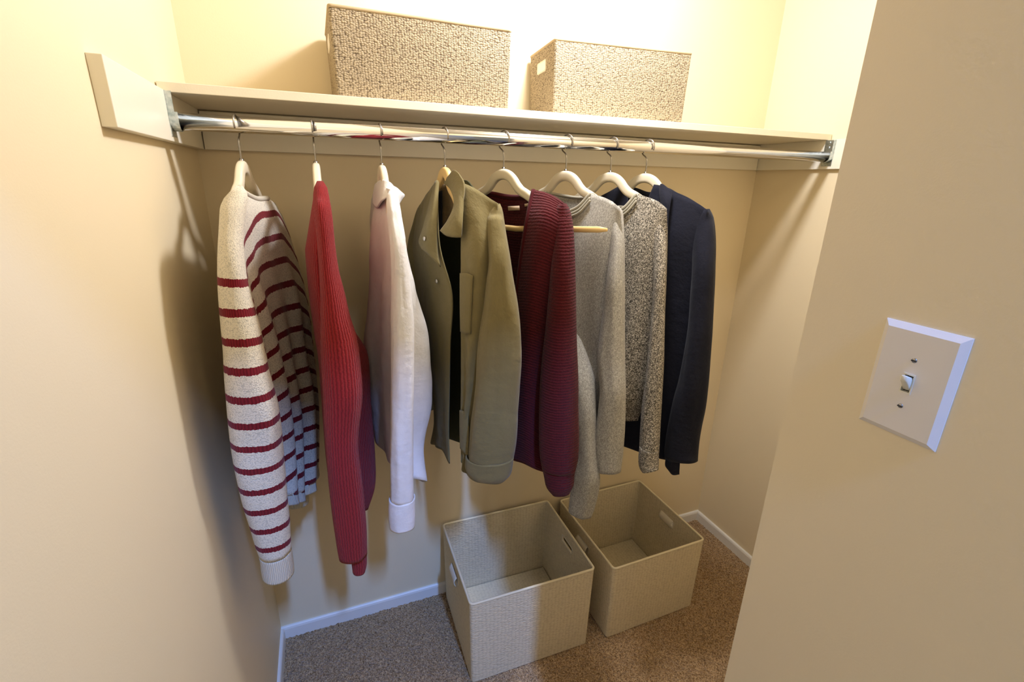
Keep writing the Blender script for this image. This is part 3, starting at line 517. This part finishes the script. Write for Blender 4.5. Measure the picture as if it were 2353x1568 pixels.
# ------------------------------------------------------------------ fabric bins
def bin_box(name, loc, yaw, w, d, h, label, group, mat, rim_mat, taper=0.004, r=0.012, hole=(0.085, 0.028, 0.045), flap=None):
    t = empty(name, loc, yaw); tag(t, label, 'storage bin', group)
    hw, hh, drop = hole; zt, zb_ = h - drop, h - drop - hh
    def ring(z):
        f = 1 - z / h; x0, x1, y0, y1 = taper * f, w - taper * f, taper * f, d - taper * f; P = []
        ym = (y0 + y1) / 2
        def arc(cx, cy, a0): return [(cx + r * math.cos(R(a0 + 18 * k)), cy + r * math.sin(R(a0 + 18 * k))) for k in range(6)]
        def run(a, b_, ks): return [(a[0] + (b_[0] - a[0]) * k, a[1] + (b_[1] - a[1]) * k) for k in ks]
        inner = [(ym - hw / 2 - y0) / (y1 - y0), (ym + hw / 2 - y0) / (y1 - y0)]
        P += arc(x1 - r, y0 + r, -90)
        P += [(x1, y0 + (y1 - y0) * k) for k in (inner[0], 0.5, inner[1])]
        P += arc(x1 - r, y1 - r, 0)
        P += run((x1 - r, y1), (x0 + r, y1), (0.25, 0.5, 0.75))
        P += arc(x0 + r, y1 - r, 90)
        P += [(x0, y0 + (y1 - y0) * k) for k in (inner[1], 0.5, inner[0])]
        P += arc(x0 + r, y0 + r, 180)
        P += run((x0 + r, y0), (x1 - r, y0), (0.25, 0.5, 0.75))
        return P
    zs = sorted({0.0, 0.02, h * 0.25, h * 0.5, zb_, (zb_ + zt) / 2, zt, h}); rings = [ring(z) for z in zs]; K = len(rings[0])
    per = [0.0]
    for i in range(K): per.append(per[-1] + math.dist(rings[-1][i], rings[-1][(i + 1) % K]))
    holes = {6, 7, 21, 22}
    bm = bmesh.new(); uvl = bm.loops.layers.uv.new('uv')
    V = [[bm.verts.new((x, y, z)) for x, y in rg] for rg, z in zip(rings, zs)]
    for a in range(len(zs) - 1):
        for i in range(K):
            if zs[a] >= zb_ - 1e-6 and zs[a + 1] <= zt + 1e-6 and i in holes: continue
            j = (i + 1) % K; f = bm.faces.new((V[a][i], V[a][j], V[a + 1][j], V[a + 1][i]))
            for lp, q in zip(f.loops, ((per[i], zs[a]), (per[i + 1], zs[a]), (per[i + 1], zs[a + 1]), (per[i], zs[a + 1]))): lp[uvl].uv = q
    f = bm.faces.new(V[0][::-1])
    for lp in f.loops: lp[uvl].uv = (lp.vert.co.x, lp.vert.co.y)
    me = bpy.data.meshes.new('body'); bm.to_mesh(me); bm.free()
    o = link('body', me, mat, t, False); s = o.modifiers.new('thickness', 'SOLIDIFY'); s.thickness = 0.005; s.offset = -1
    box('base_panel', taper + 0.007, w - taper - 0.007, taper + 0.007, d - taper - 0.007, 0.0055, 0.0095, mat, t, 0.0015).data.uv_layers.new(name='uv')
    bp = t.children[-1] if False else [c for c in bpy.data.objects if c.parent == t and c.name.startswith('base_panel')][0]
    lay = bp.data.uv_layers[0]
    for lp in bp.data.loops: v = bp.data.vertices[lp.vertex_index].co; lay.data[lp.index].uv = (v.x, v.y)
    top = ring(h); cx_, cy_ = w / 2, d / 2
    sweep('rim', [(x + (0.002 if x < cx_ else -0.002) * 1, y + (0.002 if y < cy_ else -0.002), h) for x, y in top], 0.0042, rim_mat, t, seg=10, closed=True)
    for sx in (0, 1):
        x = (taper * (drop + hh / 2) / h if sx == 0 else w - taper * (drop + hh / 2) / h); xi = 0.0025 if sx == 0 else -0.0025
        ym = d / 2; pts = []
        for cyy, czz, a0 in ((ym + hw / 2 - 0.005, zt - 0.005, 0), (ym - hw / 2 + 0.005, zt - 0.005, 90), (ym - hw / 2 + 0.005, zb_ + 0.005, 180), (ym + hw / 2 - 0.005, zb_ + 0.005, 270)):
            pts += [(x + xi, cyy + 0.005 * math.cos(R(a0 + 30 * k)), czz + 0.005 * math.sin(R(a0 + 30 * k))) for k in range(4)]
        sweep('handle_rim', pts, (0.0046, 0.0030), TAB, t, seg=8, closed=True, squash=(1, 0, 0))
    if not flap:
        for sx in (0, 1):
            x = (taper * (drop + hh / 2) / h + 0.002 if sx == 0 else w - taper * (drop + hh / 2) / h - 0.002)
            xo = -0.002 if sx == 0 else 0.002
            box('lit_slot_fill', x + xo - 0.001, x + xo + 0.001, d / 2 - hw / 2 + 0.001, d / 2 + hw / 2 - 0.001, zb_ + 0.001, zt - 0.001, PLATE, t)  # pale plate added in the slot, stands in for lit wall beyond
    if flap:
        for sx, side in flap:
            x = 0.0 if sx == 0 else w; sg = side
            rows = [[(x + sg * q, d / 2 + yy, z) for yy in (-hw / 2 + 0.004, -hw / 6, hw / 6, hw / 2 - 0.004)] for q, z in ((0.004, zt + 0.004), (0.012, zt - 0.006), (0.014, zt - 0.020), (0.008, zt - 0.034))]
            G = resample(rows, 10, 10); bm = bmesh.new(); vv = [[bm.verts.new(p) for p in r_] for r_ in G]
            for i in range(9):
                for j in range(9): bm.faces.new((vv[i][j], vv[i][j + 1], vv[i + 1][j + 1], vv[i + 1][j]))
            fo = build('handle_flap', bm, TAB, t, True); sm = fo.modifiers.new('thickness', 'SOLIDIFY'); sm.thickness = 0.002
    return t
bin_box('storage_bin', (0.6095, -0.4225, 0.0), -0.015, 0.456, 0.402, 0.351, 'open beige fabric bin on the carpet, the left and nearer one of the two', 'fabric bins on the floor', BIN, PIPING, flap=[(0, -1)])
bin_box('storage_bin', (1.1385, -0.437, 0.0), 0.014, 0.419, 0.416, 0.331, 'open beige fabric bin on the carpet, the right one near the far corner', 'fabric bins on the floor', BIN, PIPING, flap=[(1, -1), (0, -1)])
bin_box('storage_bin', (0.3440, -0.272, ZS + 0.0004), 0.0, 0.431, 0.255, 0.180, 'woven tan bin at the left on the shelf, seen square on', 'woven bins on the shelf', BIN_SHADED, BASKETRIM, r=0.006, hole=(0.07, 0.026, 0.034))
bin_box('storage_bin', (0.9165, -0.232, ZS + 0.0004), -0.089, 0.427, 0.215, 0.187, 'woven tan bin at the right on the shelf, turned to show its side handle slot', 'woven bins on the shelf', BIN_SHADED, BASKETRIM, r=0.006, hole=(0.07, 0.026, 0.034))

# ------------------------------------------------------------------ hangers
def hanger(key, label, mat, bar=None, arm=0.165, turn=None, dip=0.0, ztop=1.671):
    X, th = HANG[key], R(ROT[key] if turn is None else turn); zb = 1.52
    t = empty('clothes_hanger', (X, -RO, zb), th); tag(t, label, 'hanger', 'hangers on the rod')
    k_ = arm / 0.165; half = [(0.0, ztop - 0.0135), (0.014, ztop - 0.0150), (0.028, ztop - 0.0205), (0.041, ztop - 0.030), (0.053, ztop - 0.042), (0.069, ztop - 0.0535), (0.092, ztop - 0.0625), (0.12, ztop - 0.077), (0.145, ztop - 0.097), (0.165, ztop - 0.122)]
    half = [(a_ * k_, b_) for a_, b_ in half]; pts = [(0, -s, z - zb) for s, z in reversed(half)] + [(0, s, z - zb) for s, z in half[1:]]
    pts = curve(pts, 61)
    rad = []
    for p in pts:
        q = abs(p[1]) / arm; rad.append((0.0085 + 0.003 * q * q, 0.0135 - 0.004 * q))
    rad[0] = rad[-1] = (0.007, 0.006)
    bm = bmesh.new(); add_sweep(bm, pts, rad, seg=28, squash=(1, 0, 0), sq=0.62); build('body', bm, mat, t, True)
    # hook: over the rod, back under itself, then straight down into the body
    r = (RR + 0.0026) / math.cos(th) ** 1.15; zc = RZ - zb
    hp = [(0, r * math.cos(a) * -1.0, zc + r * math.sin(a)) for a in [R(-25 + 10.5 * k) for k in range(21)]]
    e = hp[-1]
    hp += [(0, e[1] - 0.001, e[2] - 0.010), (0, e[1] * 0.72, e[2] - 0.018), (0, e[1] * 0.30, e[2] - 0.024), (0, 0.0, e[2] - 0.032), (0, 0, ztop - zb - 0.012)]
    hp = curve(hp, 70)
    sweep('hook', hp, 0.0019, STEEL, t, seg=10)
    sweep('collar', [(0, 0, ztop - zb - 0.006), (0, 0, ztop - zb + 0.004)], 0.0042, STEEL, t, seg=14)
    if bar:
        sweep('trouser_bar', [(n_, -s, z - zb) for n_, s, z in bar], [(0.0055, 0.0075)] * (len(bar) - 1) + [(0.003, 0.004)], TAN, t, seg=12, squash=(1, 0, 0))
    return t
hanger('striped', 'ivory hanger holding the striped sweater, leftmost on the rod', IVORY, arm=0.14, turn=-6)
hanger('red', 'ivory hanger seen edge-on inside the red ribbed sweater', IVORY)
hanger('white', 'ivory hanger seen edge-on inside the white shirt', IVORY, turn=2, arm=0.10)
hanger('green', 'tan wooden hanger under the collar of the olive jacket', TAN, turn=13, arm=0.085)
hanger('burg', 'pale hanger with a tan trouser bar, holding the burgundy cardigan', IVORY, bar=[(0.004, -0.15, 1.520), (0.004, 0.05, 1.521), (0.018, 0.16, 1.529), (0.045, 0.29, 1.537), (0.047, 0.312, 1.538)])
hanger('grey', 'pale hanger holding the plain light grey sweater', IVORY)
hanger('tweed', 'pale hanger holding the black speckled grey sweater', IVORY)
hanger('navy', 'pale hanger holding the navy blazer, rightmost on the rod', IVORY)

# ------------------------------------------------------------------ garments
def garment(name, key, zb, label, cat):
    t = empty(name, (HANG[key], -RO, zb), R(ROT[key])); tag(t, label, cat, 'clothes on the rod'); return t
def view_of(rows, key):
    """heading (in garment axes) square to the line of sight, so that a tube's wide axis lies across the view"""
    r = rows[len(rows) // 2]; th = R(ROT[key])
    x = HANG[key] + r[0] * math.cos(th) + r[1] * math.sin(th); y = -RO + r[0] * math.sin(th) - r[1] * math.cos(th)
    a = math.atan2(y + 1.5557, x - 0.2798) - math.pi / 2 - th
    return -a
def sleeve_of(name, key, table, mat, t, zb, grow=None, **kw):
    rows = TUBE[table] if isinstance(table, str) else table
    if grow: rows = [[*r[:3], r[3] * grow, r[4] * (1.5 * grow - 0.5)] for r in rows]
    return sleeve(name, rows, mat, t, zb, view=view_of(rows, key), **kw)
def far_sleeve(near, s_mid=0.0, dn=0.0, shrink=0.92, dz=0.0):
    """the sleeve at the far shoulder, mirrored across the hanger"""
    return [[r[0] + dn, -r[1] + s_mid + 0.012, r[2] - dz, r[3] * shrink, r[4] * shrink] for r in near]

# --- striped sweater
zb = 0.70; t = garment('striped_sweater', 'striped', zb, 'cream chunky-knit sweater with burgundy stripes at the left end of the rod', 'sweater')
F = resample(GRID['striped_front'], 80, 70)
F = fold_sheet(F, 1, 0.015, 4.5, 1.3, 0.05)
B = edge_back(F, -0.075)
grid_mesh('body', [F, B], F_STRIPE, t, zb, 0.004, uvo=(0, -0.030), droop=lambda u: 0.10 * max(0, 1 - u / 0.5) ** 1.6 + 0.05 * max(0, (u - 0.7) / 0.3) ** 2)
for side, rows in ((1, F), (0, B)):
    pass
hem = [[F[-1, j] + np.array([0, 0, dz]) for j in range(0, 70, 3)] for dz in (0.004, -0.012, -0.030)]
grid_mesh('hem_band', [resample(hem, 8, 70), resample([[B[-1, j] + np.array([0, 0, dz]) for j in range(0, 70, 3)] for dz in (0.004, -0.012, -0.030)], 8, 70)], F_CREAMRIB, t, zb, 0.004)
sleeve_of('sleeve', 'striped', 'striped_sleeve', F_STRIPE, t, zb, fold=0.0025, seed=2.0, uvo=-0.178)
sleeve_of('cuff', 'striped', 'striped_cuff', F_CREAMRIB, t, zb, nv=14, fold=0.001, thick=0.006)
fs = far_sleeve(TUBE['striped_sleeve'], 0.0, -0.03, 0.9, 0.045); sleeve('sleeve', fs, F_STRIPE, t, zb, fold=0.003, seed=5, uvo=-0.178)
sleeve('cuff', far_sleeve(TUBE['striped_cuff'], 0.0, -0.03, 0.9, 0.045), F_CREAMRIB, t, zb, nv=14, fold=0.001, thick=0.006)
neck = [tuple(F[0, j]) for j in range(8, 50)]
sweep('neckband', L(zb, curve([(p[0], p[1], p[2] + 0.002) for p in neck[::4]], 40)), (0.006, 0.006), F_CREAMRIB, t, seg=12)

# --- red sweater
zb = 0.64; t = garment('red_sweater', 'red', zb, 'red ribbed knit sweater seen edge-on, second garment from the left', 'sweater')
F = fold_sheet(resample(GRID['red_front'], 80, 60), 1, 0.006, 3, 0.4, 0.2); B = edge_back(F, -0.04)
grid_mesh('body', [F, B], F_RED, t, zb, 0.004)
sleeve_of('sleeve', 'red', 'red_sleeve', F_RED, t, zb, fold=0.004, seed=9.0)
sleeve_of('cuff', 'red', 'red_cuff', F_RED, t, zb, nv=16, fold=0.002)
sleeve('sleeve', far_sleeve(TUBE['red_sleeve'][3:-3], 0.03, 0.0, 0.6), F_RED, t, zb, fold=0.004, seed=4)

# --- white shirt
zb = 0.75; t = garment('white_shirt', 'white', zb, 'white cotton collared shirt seen edge-on between the red sweater and the olive jacket', 'shirt')
F = fold_sheet(resample(GRID['white_front'], 80, 60), -1, 0.008, 3.5, 2.2, 0.1, 0.002)
B = merge_edges(F, fold_sheet(resample(GRID['white_back'], 80, 60), 1, 0.006, 3, 5.2, 0.2, 0.002))
grid_mesh('body', [F, B], F_WHITE, t, zb, 0.0015)
sleeve_of('sleeve', 'white', 'white_sleeve', F_WHITE, t, zb, fold=0.005, seed=1.5, thick=0.0015)
sleeve_of('cuff', 'white', 'white_cuff', F_WHITE, t, zb, nv=20, fold=0.002, seed=1.5, thick=0.003, grow=1.035)
sleeve('sleeve', far_sleeve(TUBE['white_sleeve'][:-2], 0.0, 0.05), F_WHITE, t, zb, fold=0.005, seed=7, thick=0.0015)
grid_mesh('collar', [resample(GRID['white_collar'], 14, 50)], F_WHITE, t, zb, 0.003)
grid_mesh('collar_wing', [resample(GRID['white_wing'], 14, 14)], F_WHITE, t, zb, 0.003)
grid_mesh('shoulder_flap', [resample(GRID['white_flap'], 14, 14)], F_WHITE, t, zb, 0.003)

# --- olive jacket
zb = 0.80; t = garment('olive_jacket', 'green', zb, 'olive green field jacket with flap pockets hanging open mid rod', 'jacket')
Ff = fold_sheet(resample(GRID['green_far'], 70, 36), -1, 0.007, 2, 0.7, 0.15, 0.002)
Fn = fold_sheet(resample(GRID['green_near'], 70, 36), -1, 0.005, 2, 3.1, 0.1, 0.003)
grid_mesh('front_panel', [Ff], F_OLIVE, t, zb, 0.003); grid_mesh('front_panel', [Fn], F_OLIVE, t, zb, 0.003)
top = [(0.0, 0.17, 1.59), (0.012, 0.10, 1.625), (0.03, 0.05, 1.64), (0.035, 0.0, 1.638), (0.03, -0.05, 1.625), (0.012, -0.09, 1.60), (-0.008, -0.125, 1.56)]
Bk = gen(top, [1.45, 1.30, 1.15, 1.0, 0.86], [0.2, 0.21, 0.2, 0.18, 0.16], [-0.155, -0.15, -0.115, -0.08, -0.09], [0.05] * 5)
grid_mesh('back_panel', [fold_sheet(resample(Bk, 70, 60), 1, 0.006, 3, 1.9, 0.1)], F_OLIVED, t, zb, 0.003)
sleeve_of('sleeve', 'green', 'green_sleeve', F_OLIVE, t, zb, fold=0.006, seed=3.3, thick=0.0025)
sleeve_of('cuff', 'green', 'green_cuff', F_OLIVE, t, zb, nv=18, fold=0.006, seed=3.3, grow=1.05, thick=0.004, mouth=0.014)
sleeve('sleeve', far_sleeve(TUBE['green_sleeve'], 0.05, 0.02, 0.8), F_OLIVE, t, zb, fold=0.006, seed=6.0)
grid_mesh('collar', [resample(GRID['green_collar'], 26, 26)], F_OLIVE, t, zb, 0.004)
grid_mesh('lapel', [resample(GRID['green_lapel'], 26, 18)], F_OLIVE, t, zb, 0.004)
grid_mesh('neck_lining', [resample(GRID['green_yoke'], 14, 14)], F_YOKE, t, zb, 0.002)
grid_mesh('neck_tape', [resample(GRID['green_tape'], 12, 4)], F_BLACK, t, zb, 0.002)
grid_mesh('pocket_flap', [resample(GRID['green_pocket'], 16, 10)], F_OLIVE, t, zb, 0.004); grid_mesh('pocket_flap', [resample(GRID['green_pocket_low'], 16, 10)], F_OLIVE, t, zb, 0.004)
for k in ('b1', 'b2'):
    p = L(zb, [SPOT[k]])[0]; bm = bmesh.new(); bmesh.ops.create_uvsphere(bm, u_segments=16, v_segments=10, radius=0.0055); bmesh.ops.scale(bm, vec=(0.45, 1, 1), verts=bm.verts); bmesh.ops.translate(bm, vec=p, verts=bm.verts)
    build('snap_button', bm, SNAP, t, True)

# --- burgundy cardigan
zb = 0.81; t = garment('burgundy_cardigan', 'burg', zb, 'dark burgundy open knit cardigan beside the olive jacket', 'cardigan')
Fn = fold_sheet(resample(GRID['burg_near'], 80, 40), -1, 0.004, 1.5, 0.9, 0.1)
grid_mesh('front_panel', [Fn], F_BURG, t, zb, 0.005)
far = [[(-0.012, -0.08, 1.612), (-0.014, -0.12, 1.60), (-0.01, -0.165, 1.58)], [(-0.05, -0.11, 1.5), (-0.05, -0.14, 1.5), (-0.012, -0.19, 1.5)], [(-0.06, -0.07, 1.3), (-0.06, -0.12, 1.3), (-0.012, -0.2, 1.3)], [(-0.06, -0.03, 1.1), (-0.06, -0.1, 1.1), (-0.012, -0.19, 1.1)], [(-0.055, -0.02, 0.85), (-0.055, -0.09, 0.85), (-0.012, -0.18, 0.86)]]
grid_mesh('front_panel', [fold_sheet(resample(far, 60, 24), -1, 0.004, 1.5, 2.9, 0.1)], F_BURG, t, zb, 0.005)
top = [(-0.01, 0.222, 1.596), (-0.006, 0.18, 1.611), (0.004, 0.125, 1.614), (0.022, 0.085, 1.608), (0.032, 0.03, 1.600), (0.030, -0.02, 1.600), (0.016, -0.065, 1.606), (0.0, -0.10, 1.604), (-0.01, -0.165, 1.582)]
grid_mesh('back_panel', [fold_sheet(resample(gen(top, [1.5, 1.3, 1.1, 0.84], [0.225, 0.225, 0.22, 0.21], [-0.19, -0.2, -0.19, -0.18], [0.04, 0.045, 0.045, 0.045]), 80, 60), 1, 0.005, 2.5, 4.0, 0.1)], F_BURG, t, zb, 0.005)
sleeve_of('sleeve', 'burg', 'burg_sleeve', F_BURG, t, zb, fold=0.002, seed=2.7)
sleeve_of('cuff', 'burg', 'burg_cuff', F_BURG, t, zb, nv=22, fold=0.001)
sleeve('sleeve', far_sleeve(TUBE['burg_sleeve'], 0.02, 0.0, 0.9), F_BURG, t, zb, fold=0.003, seed=8)
sweep('neckband', L(zb, curve([(p[0] - 0.002, p[1], p[2] + 0.001) for p in top[2:-1]], 40)), 0.006, F_BURG, t, seg=10)
sweep('front_band', L(zb, curve([tuple(Fn[i, 0]) for i in range(0, 80, 6)], 60)), (0.006, 0.006), F_BURG, t, seg=10)
grid_mesh('neck_label', [np.array(GRID['burg_label']) + np.array([-0.006, 0, 0])], F_LABEL, t, zb, 0.001); grid_mesh('neck_label', [np.array(GRID['burg_label2']) + np.array([-0.006, 0, 0])], F_LABEL, t, zb, 0.001)

# --- the two crew-neck sweaters
def crew(key, zb, t, mat, rib, s_neck, zneck, back_neck, near, far, zs, depth, seed, k=3, amp=0.007):
    a, b_, c = s_neck
    top = [(-0.011, 0.200, 1.580), (-0.012, 0.177, 1.595), (-0.013, 0.150, 1.605), (-0.014, a + 0.012, 1.612), (-0.018, a, 1.612), (-0.034, a * 0.65 + b_ * 0.35, zneck + 0.014), (-0.042, b_, zneck), (-0.034, c * 0.65 + b_ * 0.35, zneck + 0.014), (-0.018, c, 1.612), (-0.014, c - 0.012, 1.609), (-0.012, -0.15, 1.590)]
    F = fold_sheet(resample(gen(top, zs, near, far, [-d for d in depth]), 80, 70), -1, amp, k, seed, 0.12)
    tb = [(-0.011, 0.200, 1.580), (-0.012, 0.177, 1.595), (-0.010, 0.150, 1.604), (-0.006, a + 0.012, 1.610), (0.0, a, 1.610), (0.024, a * 0.6 + b_ * 0.4, back_neck + 0.004), (0.032, b_, back_neck), (0.024, c * 0.6 + b_ * 0.4, back_neck + 0.004), (0.0, c, 1.610), (-0.006, c - 0.012, 1.607), (-0.012, -0.15, 1.590)]
    B = merge_edges(F, fold_sheet(resample(gen(tb, zs, near, far, [d * 0.6 for d in depth]), 80, 70), 1, amp, k, seed + 2, 0.12))
    grid_mesh('body', [F, B], mat, t, zb, 0.003)
    for q, (off, rr) in enumerate(((0.0, 0.0045), (0.0085, 0.0035), (0.0155, 0.003))):
        pts = [(p[0] - 0.001 - off * 0.5, p[1] + (off * 0.7 if p[1] > b_ + 0.01 else -off * 0.7 if p[1] < b_ - 0.01 else 0), p[2] - off * 0.9) for p in top[4:9]]
        if q == 0: pts = pts + [tuple(p) for p in tb[4:9]][::-1]; pts = curve(pts + [pts[0]], 90)[:-1]; sweep('neckband', L(zb, pts), rr, rib, t, seg=10, closed=True)
        else: sweep('neck_seam', L(zb, curve(pts, 50)), rr, rib, t, seg=8)
zb = 0.70; t = garment('grey_sweater', 'grey', zb, 'plain light grey crew-neck sweater next to the burgundy cardigan', 'sweater')
crew('grey', zb, t, F_GREY, F_GREYRIB, (0.106, 0.025, -0.06), 1.563, 1.600, [0.207, 0.207, 0.207, 0.2, 0.2], [-0.185, -0.2, -0.2, -0.2, -0.19], [1.50, 1.35, 1.15, 1.0, 0.90], [0.045, 0.055, 0.06, 0.06, 0.06], 1.1, 4, 0.012)
sleeve_of('sleeve', 'grey', 'grey_sleeve', F_GREY, t, zb, fold=0.005, seed=3.9)
fsl = TUBE['grey_far_sleeve']
sleeve('sleeve', fsl, F_GREY, t, zb, fold=0.004, seed=6.1, view=view_of(fsl, 'grey'))
zb = 0.80; t = garment('speckled_sweater', 'tweed', zb, 'black and cream speckled crew-neck sweater between the grey sweater and the navy blazer', 'sweater')
crew('tweed', zb, t, F_TWEED, F_GREYRIB, (0.106, 0.025, -0.06), 1.560, 1.575, [0.203, 0.203, 0.203, 0.2, 0.18], [-0.18, -0.19, -0.19, -0.19, -0.18], [1.50, 1.35, 1.15, 1.04, 0.95], [0.042, 0.05, 0.055, 0.055, 0.055], 4.4, 4, 0.012)
sleeve_of('sleeve', 'tweed', 'tweed_sleeve', F_TWEED, t, zb, fold=0.005, seed=5.5)
sleeve_of('cuff', 'tweed', 'tweed_cuff', F_TWEED, t, zb, nv=20, fold=0.003, seed=2)
sleeve('sleeve', far_sleeve(TUBE['tweed_sleeve'], 0.03, 0.0), F_TWEED, t, zb, fold=0.004, seed=7.7)

# --- navy blazer
zb = 0.78; t = garment('navy_blazer', 'navy', zb, 'dark navy tailored blazer with notched lapel at the right end of the rod', 'jacket')
top = [(-0.011, 0.214, 1.577), (-0.012, 0.185, 1.593), (-0.013, 0.151, 1.606), (-0.016, 0.104, 1.622), (-0.02, 0.07, 1.637), (-0.026, 0.05, 1.640)]
near = gen(top, [1.5, 1.35, 1.15, 0.95, 0.80], [0.217, 0.22, 0.22, 0.215, 0.2], [0.02, -0.005, -0.01, -0.01, -0.01], [-0.05, -0.055, -0.06, -0.06, -0.055])
for r_ in near[1:]:
    for j, p in enumerate(r_): p[0] = (-0.013, -0.028, -0.042, -0.052, -0.056, -0.058)[j]
grid_mesh('front_panel', [fold_sheet(resample(near, 70, 40), -1, 0.003, 1.2, 0.2, 0.1)], F_NAVY, t, zb, 0.004)
top = [(-0.026, -0.045, 1.640), (-0.02, -0.065, 1.637), (-0.016, -0.115, 1.615), (-0.012, -0.175, 1.59)]
farp = gen(top, [1.5, 1.35, 1.15, 0.95, 0.80], [0.0, 0.01, 0.012, 0.012, 0.01], [-0.19, -0.2, -0.2, -0.2, -0.19], [-0.05] * 5)
for r_ in farp[1:]:
    for j, p in enumerate(r_): p[0] = (-0.052, -0.05, -0.04, -0.015)[j]
grid_mesh('front_panel', [fold_sheet(resample(farp, 70, 40), -1, 0.003, 1.2, 2.2, 0.1)], F_NAVY, t, zb, 0.004)
top = [(-0.011, 0.214, 1.577), (-0.006, 0.151, 1.606), (0.0, 0.11, 1.619), (0.02, 0.06, 1.632), (0.03, 0.0, 1.618), (0.02, -0.055, 1.630), (0.0, -0.115, 1.613), (-0.012, -0.175, 1.59)]
grid_mesh('back_panel', [fold_sheet(resample(gen(top, [1.5, 1.3, 1.1, 0.80], [0.2, 0.22, 0.22, 0.2], [-0.19, -0.2, -0.2, -0.19], [0.04] * 4), 70, 60), 1, 0.003, 2, 1.0, 0.1)], F_NAVY, t, zb, 0.004)
sleeve_of('sleeve', 'navy', 'navy_sleeve', F_NAVY, t, zb, fold=0.003, seed=4.8, thick=0.004)
sleeve('sleeve', far_sleeve(TUBE['navy_sleeve'], 0.0, 0.0, 0.9), F_NAVY, t, zb, fold=0.003, seed=1.8, thick=0.004)
grid_mesh('lapel', [resample(GRID['navy_lapel'], 40, 20)], F_NAVY, t, zb, 0.004)
flap = [[(-0.05, 0.215, 0.83), (-0.056, 0.235, 0.83), (-0.045, 0.26, 0.83)], [(-0.045, 0.215, 0.80), (-0.05, 0.237, 0.795), (-0.04, 0.26, 0.80)], [(-0.035, 0.222, 0.783), (-0.04, 0.240, 0.778), (-0.03, 0.256, 0.784)]]
grid_mesh('sleeve_lining', [resample(flap, 12, 12)], F_NAVY, t, zb, 0.004)
